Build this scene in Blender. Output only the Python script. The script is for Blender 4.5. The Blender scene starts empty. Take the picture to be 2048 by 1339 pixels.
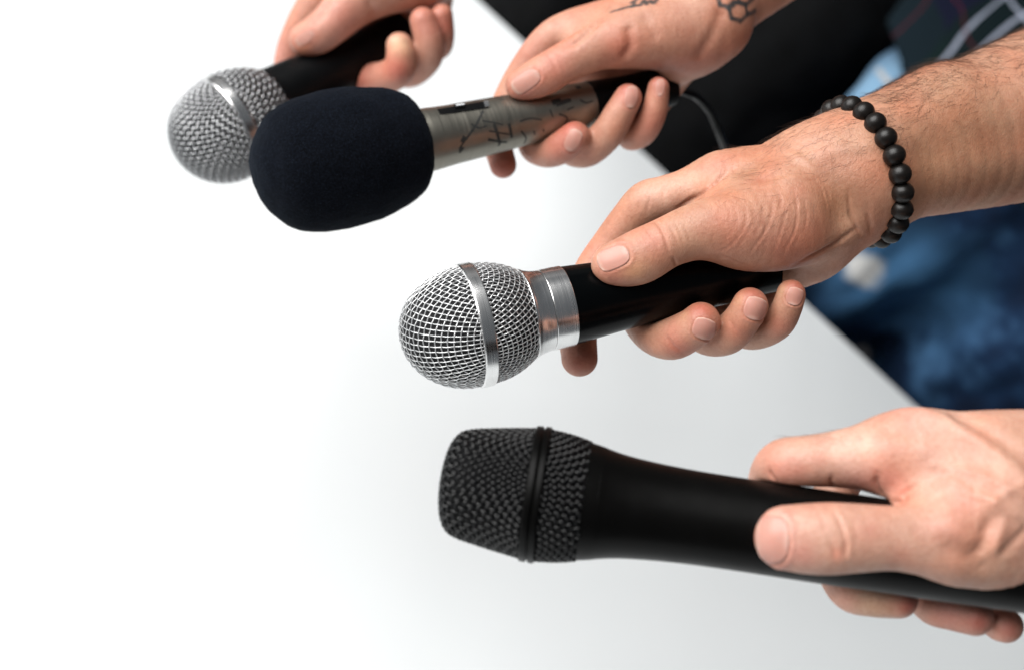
import bpy, math, random
import numpy as np
import openvdb as vdb
from mathutils import Matrix, Vector, noise as mnoise
from mathutils.bvhtree import BVHTree

random.seed(7); rng = np.random.default_rng(7)
S = bpy.context.scene
COL = S.collection

# ------------------------------------------------------------------ camera
F = 2048 * 50.0 / 36.0                       # focal length in photo pixels
PITCH = math.radians(42)
CAM = np.array([0.0, 0.0, 1.50])
fwd = np.array([0, math.cos(PITCH), -math.sin(PITCH)])
r0 = np.array([1.0, 0, 0]); u0 = np.array([0, math.sin(PITCH), math.cos(PITCH)])
CR = .7337 * r0 + .6795 * u0                 # camera rolled by about 43 degrees
CU = -.6795 * r0 + .7337 * u0
M3 = np.column_stack([CR, CU, -fwd])
cd = bpy.data.cameras.new('camera'); cam = bpy.data.objects.new('camera', cd); COL.objects.link(cam)
m4 = np.eye(4); m4[:3, :3] = M3; m4[:3, 3] = CAM
cam.matrix_world = Matrix(m4.tolist())
cd.lens = 50; cd.sensor_width = 36; cd.sensor_fit = 'HORIZONTAL'; cd.clip_start = .01; cd.clip_end = 50
cd.dof.use_dof = True; cd.dof.focus_distance = .592; cd.dof.aperture_fstop = 6.0
S.camera = cam
def toW(p): return np.asarray(p) @ M3.T + CAM
def P(px, py, d): return np.array([(px - 1024) / F * d, -(py - 669.5) / F * d, -d])

# ------------------------------------------------------------------ light
W = bpy.data.worlds.new('World'); S.world = W; W.use_nodes = True
W.node_tree.nodes['Background'].inputs[0].default_value = (.86, .93, 1, 1)
W.node_tree.nodes['Background'].inputs[1].default_value = .12
def area(name, loc, aim, sx, sy, power, col):
    l = bpy.data.lights.new(name, 'AREA'); l.shape = 'RECTANGLE'; l.size = sx; l.size_y = sy; l.energy = power; l.color = col
    o = bpy.data.objects.new(name, l); COL.objects.link(o); o.location = loc
    o.rotation_euler = (Vector(aim) - Vector(loc)).to_track_quat('-Z', 'Y').to_euler()
    return o
area('window_light', (-10.68, -4.15, 8.66), (0, .6, .95), 13, 13, 5292, (1, .99, .975))
S.view_settings.view_transform = 'Standard'; S.view_settings.look = 'None'
S.view_settings.exposure = 0; S.view_settings.gamma = 1
S.cycles.use_denoising = True
S.cycles.max_bounces = 8

# ------------------------------------------------------------------ object helpers
def mesh(name, v, f, mat, smooth=True, attr=None, sharp=0):
    me = bpy.data.meshes.new(name)
    v = np.asarray(v, dtype=np.float32); f = f if isinstance(f, list) else np.asarray(f)
    if isinstance(f, np.ndarray):
        n, k = f.shape
        me.vertices.add(len(v)); me.vertices.foreach_set('co', v.ravel())
        me.loops.add(n * k); me.loops.foreach_set('vertex_index', f.astype(np.int32).ravel())
        me.polygons.add(n); me.polygons.foreach_set('loop_start', np.arange(0, n * k, k, dtype=np.int32))
        me.update(calc_edges=True); me.validate()
    else:
        me.from_pydata(v.tolist(), [], f); me.update()
    if smooth: me.polygons.foreach_set('use_smooth', np.ones(len(me.polygons), bool))
    if attr is not None:
        a = me.attributes.new('tint', 'FLOAT_COLOR', 'POINT')
        c = np.ones((len(v), 4), np.float32); c[:, :3] = attr; a.data.foreach_set('color', c.ravel())
    if sharp: me.set_sharp_from_angle(angle=math.radians(sharp))
    me.materials.append(mat)
    return me
def add(name, me, parent=None, kind=None):
    o = bpy.data.objects.new(name, me); COL.objects.link(o)
    if parent is not None: o.parent = parent
    if kind: o['kind'] = kind
    return o
def tag(o, label, cat, group=None):
    o['label'] = label; o['category'] = cat
    if group: o['group'] = group
    return o
def empty(name, loc, label, cat, group=None):
    o = bpy.data.objects.new(name, None); COL.objects.link(o); o.location = loc; o.empty_display_size = .02
    return tag(o, label, cat, group)

def box(x0, x1, y0, y1, z0, z1, bv=0):
    import bmesh
    bm = bmesh.new(); bmesh.ops.create_cube(bm, size=1)
    for v in bm.verts: v.co = ((x0 + x1) / 2 + v.co.x * (x1 - x0), (y0 + y1) / 2 + v.co.y * (y1 - y0), (z0 + z1) / 2 + v.co.z * (z1 - z0))
    if bv: bmesh.ops.bevel(bm, geom=bm.edges[:], offset=bv, segments=3, affect='EDGES', profile=.5)
    v = [tuple(x.co) for x in bm.verts]; bm.verts.index_update(); f = [[y.index for y in x.verts] for x in bm.faces]; bm.free()
    return v, f

# ------------------------------------------------------------------ materials
def mat(name, col=(.8, .8, .8), rough=.5, metal=0, spec=.5, **kw):
    m = bpy.data.materials.new(name); m.use_nodes = True
    b = m.node_tree.nodes['Principled BSDF']
    b.inputs['Base Color'].default_value = (*col, 1); b.inputs['Roughness'].default_value = rough
    b.inputs['Metallic'].default_value = metal; b.inputs['Specular IOR Level'].default_value = spec
    for k, v in kw.items(): b.inputs[k.replace('_', ' ')].default_value = v
    return m, m.node_tree.nodes, m.node_tree.links, b
def nd(N, t, **kw):
    n = N.new(t)
    for k, v in kw.items():
        if k.startswith('i_'):
            n.inputs[k[2:].replace('_', ' ')].default_value = v
        else: setattr(n, k, v)
    return n
def noise(N, L, scale, detail=4, rough=.55, vec=None):
    n = nd(N, 'ShaderNodeTexNoise', i_Scale=scale, i_Detail=detail, i_Roughness=rough)
    if vec is not None: L.new(vec, n.inputs['Vector'])
    return n.outputs['Fac']
def bump(N, L, b, h, strength, dist, prev=None):
    n = nd(N, 'ShaderNodeBump', i_Strength=strength, i_Distance=dist); L.new(h, n.inputs['Height'])
    if prev is not None: L.new(prev, n.inputs['Normal'])
    L.new(n.outputs[0], b.inputs['Normal']); return n.outputs[0]
def ramp(N, L, fac, stops):
    r = nd(N, 'ShaderNodeValToRGB'); e = r.color_ramp.elements
    while len(e) < len(stops): e.new(.5)
    for i, (p, c) in enumerate(stops): e[i].position = p; e[i].color = (*c, 1) if len(c) == 3 else c
    L.new(fac, r.inputs[0]); return r.outputs[0]
def mix(N, L, fac, a, c, mode='MIX'):
    n = nd(N, 'ShaderNodeMix', data_type='RGBA', blend_type=mode)
    for s, v in ((0, fac), (6, a), (7, c)):
        if isinstance(v, (int, float)): n.inputs[s].default_value = v
        elif isinstance(v, tuple): n.inputs[s].default_value = (*v, 1)
        else: L.new(v, n.inputs[s])
    return n.outputs[2]
def math_(N, L, op, a, b_=0.0, c=0.0):
    n = nd(N, 'ShaderNodeMath', operation=op)
    for s, v in ((0, a), (1, b_), (2, c)):
        if isinstance(v, (int, float)): n.inputs[s].default_value = v
        else: L.new(v, n.inputs[s])
    return n.outputs[0]
def objco(N): return N.new('ShaderNodeTexCoord').outputs['Object']

def skin_mat(name, sss=.12):
    m, N, L, b = mat(name, rough=.48, spec=.55)
    at = nd(N, 'ShaderNodeAttribute', attribute_name='tint')
    co = objco(N)
    blot = ramp(N, L, noise(N, L, 110, 3, .6, co), [(.32, (.90, .80, .77)), (.68, (1.07, 1.11, 1.12))])
    red = ramp(N, L, noise(N, L, 55, 2, .5, co), [(.42, (1, 1, 1)), (.70, (1.0, .80, .74))])
    blot = mix(N, L, 1.0, blot, red, 'MULTIPLY')
    c1 = mix(N, L, 1.0, at.outputs['Color'], blot, 'MULTIPLY')
    spk = ramp(N, L, noise(N, L, 700, 3, .6, co), [(.32, (.90, .84, .80)), (.55, (1, 1, 1))])
    c2 = mix(N, L, .8, c1, spk, 'MULTIPLY')
    L.new(c2, b.inputs['Base Color'])
    b.inputs['Subsurface Weight'].default_value = sss
    b.inputs['Subsurface Radius'].default_value = (1, .32, .16); b.inputs['Subsurface Scale'].default_value = .003
    vo = nd(N, 'ShaderNodeTexVoronoi', feature='DISTANCE_TO_EDGE', i_Scale=1100); 
    wob = nd(N, 'ShaderNodeMapping'); wob.inputs['Scale'].default_value = (1, .55, .8); L.new(co, wob.inputs[0]); L.new(wob.outputs[0], vo.inputs['Vector'])
    cell = ramp(N, L, vo.outputs['Distance'], [(0, (0, 0, 0)), (.16, (1, 1, 1))])
    b1 = bump(N, L, b, cell, .28, .00022)
    bump(N, L, b, noise(N, L, 420, 5, .65, co), .32, .0009, b1)
    L.new(ramp(N, L, noise(N, L, 260, 3, .6, co), [(.3, (.40,) * 3), (.7, (.58,) * 3)]), b.inputs['Roughness'])
    return m
SKIN = skin_mat('skin')
NAIL, N, L, b = mat('fingernail', rough=.40, spec=.35, Coat_Weight=.05, Coat_Roughness=.2)
L.new(nd(N, 'ShaderNodeAttribute', attribute_name='tint').outputs['Color'], b.inputs['Base Color'])
b.inputs['Subsurface Weight'].default_value = .15; b.inputs['Subsurface Scale'].default_value = .002
bump(N, L, b, noise(N, L, 500, 3, .5, objco(N)), .08, .0006)
HAIR, *_ = mat('arm_hair', (.045, .022, .012), .5)

def brushed(name, col, rough, axis_scale=(3500, 12, 12), bs=.02, metal=1.0):
    m, N, L, b = mat(name, col, rough, metal)
    mp = nd(N, 'ShaderNodeMapping'); mp.inputs['Scale'].default_value = axis_scale; L.new(objco(N), mp.inputs[0])
    n = noise(N, L, 1, 4, .7, mp.outputs[0])
    L.new(ramp(N, L, n, [(.25, (rough * .75,) * 3), (.75, (rough * 1.35,) * 3)]), b.inputs['Roughness'])
    wear = ramp(N, L, noise(N, L, 160, 4, .6, objco(N)), [(.3, tuple(x * .88 for x in col)), (.7, col)])
    L.new(wear, b.inputs['Base Color'])
    bump(N, L, b, n, bs, .0002); return m
STEEL = brushed('brushed_steel', (.86, .855, .85), .23)
WIRE, N, L, b = mat('steel_wire', (.76, .765, .77), .38, .8)
L.new(ramp(N, L, noise(N, L, 300, 3, .5, objco(N)), [(.3, (.62, .63, .64)), (.7, (.82, .82, .82))]), b.inputs['Base Color'])
DULLW, *_ = mat('nickel_wire', (.50, .505, .515), .30, .95)
BWIRE, N, L, b = mat('black_wire', (.0014, .0014, .0017), .24, 0, .42)
L.new(ramp(N, L, noise(N, L, 500, 3, .5, objco(N)), [(.3, (.22,) * 3), (.7, (.36,) * 3)]), b.inputs['Roughness'])
LINER, N, L, b = mat('dark_liner', (.006, .006, .007), .9)
sp = ramp(N, L, noise(N, L, 2600, 2, .5, objco(N)), [(.66, (.006, .006, .007)), (.78, (.10, .10, .11))])
L.new(sp, b.inputs['Base Color'])
def black_body(name, rough, col=(.0007, .0010, .0012), grain=900, gs=.04, spec=.10):
    m, N, L, b = mat(name, col, rough, 0, spec)
    n = noise(N, L, grain, 4, .6, objco(N))
    L.new(ramp(N, L, noise(N, L, 60, 4, .6, objco(N)), [(.3, (rough * .85,) * 3), (.75, (rough * 1.2,) * 3)]), b.inputs['Roughness'])
    bump(N, L, b, n, gs, .0002)
    dust = ramp(N, L, noise(N, L, 1500, 2, .5, objco(N)), [(.74, col), (.80, tuple(x * 6 for x in col))])
    L.new(dust, b.inputs['Base Color']); return m
HANDLE3 = black_body('black_lacquer', .24)
HANDLE4 = black_body('black_satin', .36, (.0016, .0015, .0014), 1400, .10, .10)
RUBBER = black_body('black_rubber', .42, (.002, .0022, .0026), spec=.12)
FOAM, N, L, b = mat('foam', (.002, .0026, .004), .95, 0, .06, Sheen_Weight=.035, Sheen_Roughness=.5)
b.inputs['Sheen Tint'].default_value = (.35, .5, .75, 1)
fn = noise(N, L, 1300, 5, .75, objco(N))
L.new(ramp(N, L, fn, [(.42, (.0008, .0010, .0018)), (.62, (.0050, .0070, .012)), (.76, (.030, .038, .052))]), b.inputs['Base Color'])
bump(N, L, b, fn, .7, .0009)
CHAMP = brushed('champagne_metal', (.29, .275, .235), .38, (900, 20, 20), .04)
INK, *_ = mat('ink', (.012, .013, .012), .6)
WHITEP, *_ = mat('white_print', (.75, .78, .8), .5)
BEAD, N, L, b = mat('dark_wood_bead', (.008, .006, .005), .38, 0, .32)
mp = nd(N, 'ShaderNodeMapping'); mp.inputs['Scale'].default_value = (1, 1, 5); L.new(objco(N), mp.inputs[0])
bn = noise(N, L, 220, 5, .7, mp.outputs[0])
L.new(ramp(N, L, bn, [(.3, (.002, .0018, .0016)), (.75, (.009, .006, .0045))]), b.inputs['Base Color'])
bump(N, L, b, bn, .15, .0006)
TABLE, N, L, b = mat('white_laminate', (.80, .835, .845), .85, 0, .2)
L.new(ramp(N, L, noise(N, L, 5, 4, .6, objco(N)), [(.3, (.83, .862, .872)), (.7, (.845, .872, .88))]), b.inputs['Base Color'])
bump(N, L, b, noise(N, L, 500, 3, .6, objco(N)), .02, .0005)
FLOOR, N, L, b = mat('dark_floor', (.02, .02, .022), .6)
L.new(ramp(N, L, noise(N, L, 8, 5, .6, objco(N)), [(.3, (.012, .012, .014)), (.7, (.03, .03, .032))]), b.inputs['Base Color'])
def cloth(name, c0, c1, scale=30, rough=.9, weave=1800):
    m, N, L, b = mat(name, c0, rough, 0, .2)
    L.new(ramp(N, L, noise(N, L, scale, 5, .65, objco(N)), [(.35, c0), (.65, c1)]), b.inputs['Base Color'])
    bump(N, L, b, noise(N, L, weave, 2, .5, objco(N)), .3, .0006); return m
BLACKC = cloth('black_cotton', (.0012, .0013, .0016), (.003, .0034, .0042))
OLIVE = cloth('olive_cotton', (.020, .019, .011), (.045, .042, .027))

# ------------------------------------------------------------------ SDF modelling
def catmull(pts, sub):
    pts = np.asarray(pts, float); n = len(pts)
    ext = np.vstack([2 * pts[0] - pts[1], pts, 2 * pts[-1] - pts[-2]]); out = []
    for i in range(n - 1):
        a, b_, c, d = ext[i:i + 4]
        for t in np.arange(sub) / sub:
            out.append(.5 * ((2 * b_) + (c - a) * t + (2 * a - 5 * b_ + 4 * c - d) * t * t + (3 * b_ - a - 3 * c + d) * t ** 3))
    out.append(pts[-1]); return np.array(out)
class Chain:
    def __init__(s, pts, k0, k1=None, zs=1.0, sub=5):
        q = catmull(pts, sub); n = len(q)
        s.c = q[:, :3].copy(); s.r = q[:, 3]; s.zs = zs; s.zi = np.array([1, 1, 1 / zs])
        k1 = k0 if k1 is None else k1
        s.k = k0 + (k1 - k0) * np.linspace(0, 1, n) ** .6
        s.kmax = max(k0, k1)
    def near(s, ctr):
        return (np.linalg.norm((s.c - ctr) * s.zi, axis=1) - s.r).min()
    def dist(s, p, ctr, hd):
        c = s.c * s.zi; pp = p * s.zi.astype(p.dtype); best = np.full(len(p), 1e3, p.dtype); kk = np.zeros(len(p), p.dtype)
        dc = np.linalg.norm(c - ctr * s.zi, axis=1) - s.r
        segd = np.minimum(dc[:-1], dc[1:]) - np.linalg.norm(np.diff(c, axis=0), axis=1) * .5 - np.abs(np.diff(s.r))
        lim = dc.min() + 2 * hd / s.zs + 1e-4
        for i in np.nonzero(segd <= lim)[0]:
            a = c[i].astype(p.dtype); ba = (c[i + 1] - c[i]).astype(p.dtype); q = pp - a
            t = q @ ba; t /= max(float(ba @ ba), 1e-12); np.clip(t, 0, 1, out=t)
            q -= t[:, None] * ba
            d = np.sqrt(np.einsum('ij,ij->i', q, q)); d -= s.r[i]; d -= t * p.dtype.type(s.r[i + 1] - s.r[i])
            m = d < best; best[m] = d[m]; kk[m] = s.k[i]
        return best, kk
def smin(a, b_, k):
    h = np.maximum(k - np.abs(a - b_), 0) / np.maximum(k, 1e-9)
    return np.minimum(a, b_) - h * h * k * .25
class Field:
    def __init__(s): s.ch = []; s.sub = []
    def __call__(s, p, cull=None):
        """signed distance at p; chains farther than cull from the whole block of points are skipped"""
        lo, hi = p.min(0), p.max(0); ctr = ((lo + hi) / 2).astype(float); hd = float(np.linalg.norm(hi - lo)) / 2
        d = None
        for c in s.ch:
            if cull is not None and c.near(ctr) > hd / c.zs + c.kmax + cull: continue
            e, k = c.dist(p, ctr, hd)
            d = e if d is None else smin(d, e, k)
        if d is None: return np.full(len(p), 1.0, p.dtype)
        for f in s.sub:
            e = f(p); k = .0012; h = np.maximum(k - np.abs(d + e), 0) / k
            d = np.maximum(d, -e) + h * h * k * .25
        return d
    def extract(s, h, B=14):
        lo = np.min([ (c.c - c.r[:, None] * 1.0).min(0) for c in s.ch], 0) - 4 * h - .002
        hi = np.max([ (c.c + c.r[:, None] * 1.0).max(0) for c in s.ch], 0) + 4 * h + .002
        nb = np.ceil((hi - lo) / (h * B)).astype(int); n = nb * B
        A = np.full(n, 3 * h, np.float32)
        off = np.stack(np.meshgrid(*[np.arange(B)] * 3, indexing='ij'), -1).reshape(-1, 3) * h
        half = B * h * .5 * 1.74
        ids = np.stack(np.meshgrid(*[np.arange(k) for k in nb], indexing='ij'), -1).reshape(-1, 3)
        ctr = lo + (ids * B + (B - 1) / 2) * h
        # coarse pass in slabs so that the culling inside Chain.dist still works
        dctr = np.array([min(c.near(x) * min(1, c.zs) - c.kmax * .3 for c in s.ch) for x in ctr])
        if s.sub: 
            e = np.max([-f(ctr) for f in s.sub], 0); inside = (e > half * 1.3 + .003)
        for n_, ((i, j, k), c, d) in enumerate(zip(ids, ctr, dctr)):
            if d > half + 3 * h: continue
            if s.sub and inside[n_]: continue
            sl = (slice(i * B, i * B + B), slice(j * B, j * B + B), slice(k * B, k * B + B))
            p = (lo + np.array([i, j, k]) * B * h + off).astype(np.float32)
            if d < -half * 1.6 - .004 and (not s.sub or e[n_] < -half * 1.3 - .003): A[sl] = -3 * h; continue
            A[sl] = s(p, 4 * h).reshape(B, B, B)
        A = np.clip(A, -3 * h, 3 * h)
        g = vdb.FloatGrid(background=3 * h); g.copyFromArray(A)
        v, q = g.convertToQuads(isovalue=0.0)
        v = np.asarray(v, float); q = np.asarray(q).astype(int)
        def tri(x):
            x = np.clip(x, 0, np.array(A.shape) - 1.001); i = np.floor(x).astype(int); f = x - i; o = 0
            for a in (0, 1):
                for b_ in (0, 1):
                    for c in (0, 1):
                        w = (f[:, 0] if a else 1 - f[:, 0]) * (f[:, 1] if b_ else 1 - f[:, 1]) * (f[:, 2] if c else 1 - f[:, 2])
                        o = o + w * A[i[:, 0] + a, i[:, 1] + b_, i[:, 2] + c]
            return o
        def grad(x, e=.7): return np.stack([tri(x + e * np.eye(3)[a]) - tri(x - e * np.eye(3)[a]) for a in range(3)], -1) / (2 * e)
        for _ in range(2):
            G = grad(v); v = v - np.clip(tri(v) / np.maximum((G * G).sum(1), 1e-10), -.5, .5)[:, None] * G
        v = relax(v, q, 2)
        nrm = grad(v, 1.0); nrm /= np.maximum(np.linalg.norm(nrm, axis=1, keepdims=True), 1e-9)
        e1 = v[q[:, 1]] - v[q[:, 0]]; e2 = v[q[:, 2]] - v[q[:, 0]]
        if (np.cross(e1, e2) * nrm[q[:, 0]]).sum() < 0: q = q[:, ::-1]
        return v * h + lo, q, nrm
def relax(v, q, it, lam=.4):
    E = np.vstack([q[:, [0, 1]], q[:, [1, 2]], q[:, [2, 3]], q[:, [3, 0]]]); n = len(v)
    deg = np.bincount(E.ravel(), minlength=n)[:, None]
    for i in range(it * 2):
        l = lam if i % 2 == 0 else -lam * 1.04
        s_ = np.stack([np.bincount(E[:, 0], v[E[:, 1], a], n) + np.bincount(E[:, 1], v[E[:, 0], a], n) for a in range(3)], -1)
        v = v + l * (s_ / np.maximum(deg, 1) - v)
    return v
def segdist(v, pl):
    best = np.full(len(v), 1e3)
    for a, b_ in zip(pl[:-1], pl[1:]):
        ba = b_ - a; t = np.clip((v - a) @ ba / max(ba @ ba, 1e-12), 0, 1)
        best = np.minimum(best, np.linalg.norm(v - a - t[:, None] * ba, axis=1))
    return best

# ------------------------------------------------------------------ microphones
class Mic:
    """axis from the pole of the head to the tail, built in its own frame (x = axis) and set in place by its root's matrix"""
    def __init__(s, centre_px, sc, d, tilt, far_px, roll=0):
        t = math.tan(math.radians(tilt)); p0 = P(*centre_px, d); d2 = d
        for _ in range(20):
            p1 = P(*far_px, d2); d2 = d + t * np.linalg.norm((p1 - p0)[:2])
        p1 = P(*far_px, d2); s.ax = (p1 - p0) / np.linalg.norm(p1 - p0)             # camera space, from head to tail
        s.mpp = d / F
        s.o = P(*centre_px, d) - s.ax * sc * s.mpp
        y = np.array([0, 0, 1.0]) - s.ax * s.ax[2]; y /= np.linalg.norm(y); z = np.cross(s.ax, y)
        c, n = math.cos(roll), math.sin(roll); y, z = c * y + n * z, c * z - n * y
        s.R = np.column_stack([s.ax, y, z])
    def prof(s, pts): return np.array(pts, float) * s.mpp
    def place(s, o):
        m = np.eye(4); m[:3, :3] = M3 @ s.R; m[:3, 3] = toW(s.o); o.matrix_world = Matrix(m.tolist())
    def sdf(s, pts, shrink=0.0):
        q = s.prof(pts)
        def f(p):
            d = np.asarray(p, float) - s.o; t = d @ s.ax; r = np.linalg.norm(d - t[:, None] * s.ax, axis=1)
            e = r - np.interp(t, q[:, 0], q[:, 1]) + shrink
            return np.maximum(e, np.maximum(t - q[-1, 0], q[0, 0] - t))
        return f
    def loc(s, v): return (np.asarray(v) - s.o) @ s.R        # camera space -> own frame
def lathe(q, n=64, caps=True):
    a = np.linspace(0, 2 * np.pi, n, endpoint=False); q = np.asarray(q)
    v = np.stack([np.repeat(q[:, 0], n), np.outer(q[:, 1], np.cos(a)).ravel(), np.outer(q[:, 1], np.sin(a)).ravel()], -1)
    f = []
    for i in range(len(q) - 1):
        for j in range(n): f.append([i * n + j, (i + 1) * n + j, (i + 1) * n + (j + 1) % n, i * n + (j + 1) % n][::-1])
    if caps:
        f.append(list(range(n))[::1]); f.append([(len(q) - 1) * n + j for j in range(n)][::-1])
    return v, f
def smoothprof(pts, sub=6): return catmull(np.array(pts, float), sub)
def tubes(paths, rad, normals=None, sides=5):
    V = []; Fc = []; o = 0
    a = np.linspace(0, 2 * np.pi, sides, endpoint=False)
    for i, p in enumerate(paths):
        n = len(p)
        if n < 2: continue
        t = np.gradient(p, axis=0); t /= np.maximum(np.linalg.norm(t, axis=1, keepdims=True), 1e-12)
        nn = normals[i] if normals is not None else np.tile([.3, .5, .81], (n, 1))
        x = np.cross(t, nn); x /= np.maximum(np.linalg.norm(x, axis=1, keepdims=True), 1e-12); y = np.cross(x, t)
        r = rad[i] if isinstance(rad, list) else rad
        r = np.broadcast_to(np.asarray(r, float), (n,))
        V.append((p[:, None, :] + r[:, None, None] * (np.cos(a)[None, :, None] * x[:, None, :] + np.sin(a)[None, :, None] * y[:, None, :])).reshape(-1, 3))
        I = np.arange(n - 1)[:, None] * sides + np.arange(sides)[None, :]; J = np.arange(n - 1)[:, None] * sides + (np.arange(sides)[None, :] + 1) % sides
        Fc.append(np.stack([I, J, J + sides, I + sides], -1).reshape(-1, 4) + o); o += n * sides
    return np.vstack(V), np.vstack(Fc)
def weave(prof, s0, s1, pitch, wr, amp, rmap, rot=0, step=6):
    """woven wire cloth draped over a surface of revolution; rmap(s) = radius in the flat cloth"""
    q = np.asarray(prof); ds = np.linalg.norm(np.diff(q, axis=0), axis=1); sl = np.concatenate([[0], np.cumsum(ds)])
    rm = rmap(sl); inc = rm[-1] > rm[0]
    tq = np.gradient(q, axis=0); tq /= np.maximum(np.linalg.norm(tq, axis=1, keepdims=True), 1e-12)
    rmin, rmax = min(rmap(np.array([s0, s1]))), max(rmap(np.array([s0, s1])))
    paths, nrms = [], []
    nmax = int(rmax / pitch)
    for fam in (0, 1):
        for i in range(-nmax, nmax + 1):
            u = (i + .5) * pitch
            if abs(u) >= rmax: continue
            vm = math.sqrt(rmax * rmax - u * u); v = np.arange(-vm, vm, pitch / step)
            if len(v) < 3: continue
            uu = np.full_like(v, u); r = np.hypot(uu, v)
            sg = 1 if fam == 0 else -1
            off = sg * amp * np.cos(np.pi * (v / pitch - .5 + i))
            X, Y = (uu, v) if fam == 0 else (v, uu)
            ph = np.arctan2(Y, X) + rot
            ss = np.interp(r, rm, sl) if inc else np.interp(r, rm[::-1], sl[::-1])
            x = np.interp(ss, sl, q[:, 0]); R = np.interp(ss, sl, q[:, 1])
            tx = np.interp(ss, sl, tq[:, 0]); tr = np.interp(ss, sl, tq[:, 1])
            nx, nr = -tr, tx
            p = np.stack([x + nx * off, (R + nr * off) * np.cos(ph), (R + nr * off) * np.sin(ph)], -1)
            nm = np.stack([nx, nr * np.cos(ph), nr * np.sin(ph)], -1)
            ok = r >= rmin
            # split where the wire leaves the cloth
            idx = np.nonzero(ok)[0]
            for g in np.split(idx, np.nonzero(np.diff(idx) > 1)[0] + 1):
                if len(g) > 2: paths.append(p[g]); nrms.append(nm[g])
    return tubes(paths, wr, nrms, 6)

def head_parts(m, root, dome, rear, ring, pitch, wr, wire, ringmat, rot, liner_in, ring_name='band', rp=.86):
    k = m.mpp
    qd = smoothprof(m.prof(dome), 8); sl = np.linalg.norm(np.diff(qd, axis=0), axis=1).sum()
    v, f = weave(qd, 0, sl, pitch * k, wr * k, wr * k * .95, lambda s: s, rot)
    add('front_grille', mesh('front_grille', v, f, wire), root, 'stuff')
    if rear is not None:
        qr = smoothprof(m.prof(rear), 8); L2 = np.linalg.norm(np.diff(qr, axis=0), axis=1).sum(); rn = qr[-1, 1] * 1.02
        v, f = weave(qr, 0, L2, pitch * rp * k, wr * k, wr * k * .95, lambda s: rn + (L2 - s), rot + .2)
        add('rear_grille', mesh('rear_grille', v, f, wire), root, 'stuff')
    full = list(m.prof(dome)) + ([] if rear is None else list(m.prof(rear)))
    q = np.array(full); q[:, 1] = np.maximum(q[:, 1] - liner_in * k, .0002); q[0, 0] += liner_in * k * .8
    v, f = lathe(smoothprof(q, 4), 48); add('liner', mesh('liner', v, f, LINER), root)
    v, f = lathe(m.prof(ring), 96, False); add(ring_name, mesh(ring_name, v, f, ringmat, sharp=24), root)

def flatring(x0, x1, R, bev, inner):
    return [(x0, inner), (x0, R - bev), (x0 + bev * .4, R - bev * .3), (x0 + bev, R), ((x0 + x1) / 2, R + .25), (x1 - bev, R), (x1 - bev * .4, R - bev * .3), (x1, R - bev), (x1, inner)]

# --- the silver-headed microphone in focus
mic3 = Mic((949, 650), 152, .592, 13, (1136, 611))
H3 = [(346, 80.5), (350, 80.5), (400, 77), (460, 73), (540, 69.5), (640, 66), (784, 62), (796, 59)]
def build_mic3():
    m = mic3; k = m.mpp
    r = empty('microphone', (0, 0, 0), '', 'microphone', 'handheld microphones'); m.place(r)
    r['label'] = 'silver mesh microphone with polished steel collar, held by the hand wearing the bead bracelet'
    a, R = 139, 121.5
    dome = [(a * (1 - math.cos(t)), R * math.sin(t)) for t in np.linspace(.0, math.pi / 2, 12)]
    rear = [(165, 121.5), (195, 118), (222, 110), (243, 100), (259, 90)]
    head_parts(m, r, dome, rear, flatring(138, 166, 126, 3, 112), 12.8, 1.02, WIRE, STEEL, .35, 9)
    v, f = lathe(smoothprof(m.prof([(256, 88), (259, 93), (262, 92.4), (268, 89), (280, 85), (291, 83), (299.5, 82.2)]), 4), 96); add('collar', mesh('collar', v, f, STEEL, sharp=24), r)
    v, f = lathe(m.prof(flatring(300.3, 346, 83, 1.2, 60)), 96); add('collar_ring', mesh('collar_ring', v, f, STEEL, sharp=24), r)
    v, f = lathe(smoothprof(m.prof([(345, 60), (346.2, 80)] + H3[1:] + [(800, 40), (800, 2)]), 4), 96, False); add('handle', mesh('handle', v, f, HANDLE3, sharp=24), r)
build_mic3()

# --- the black microphone nearest the camera
mic4 = Mic((1071, 987), 189, .515, -4, (1477, 1047))
H4 = [(285, 116), (330, 107.5), (384, 100), (440, 95.5), (512, 92.5), (620, 91.5), (800, 92), (1200, 90)]
def build_mic4():
    m = mic4
    r = empty('microphone', (0, 0, 0), 'large all black microphone with squarish black grille, lowest of the four', 'microphone', 'handheld microphones'); m.place(r)
    dome = [(0, 0), (1.5, 25), (5, 52), (12, 78), (26, 98), (48, 107), (80, 113), (120, 119.5), (173, 127)]
    rear = [(205, 128.5), (238, 125.5), (265, 121), (286, 116)]
    head_parts(m, r, dome, rear, [(172, 112), (173, 131), (174, 134.5), (176, 135.8), (186, 136.2), (187, 135.4), (188, 132), (190, 131.6), (191, 133), (192, 135.6), (193, 136.6), (202, 136.8), (204, 135.5), (205, 132), (206, 112)], 14.2, 2.5, BWIRE, HANDLE4, .5, 10)
    v, f = lathe(smoothprof(m.prof([(286, 100), (286.4, 116.5), (288, 117.5), (310, 113.6), (311.5, 112.6), (313, 113)] + [(330, 108.6), (355, 103.8)] + H4[2:] + [(1290, 88), (1300, 80), (1300, 3)]), 5), 112, False)
    add('handle', mesh('handle', v, f, HANDLE4, sharp=24), r)
build_mic4()

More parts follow.
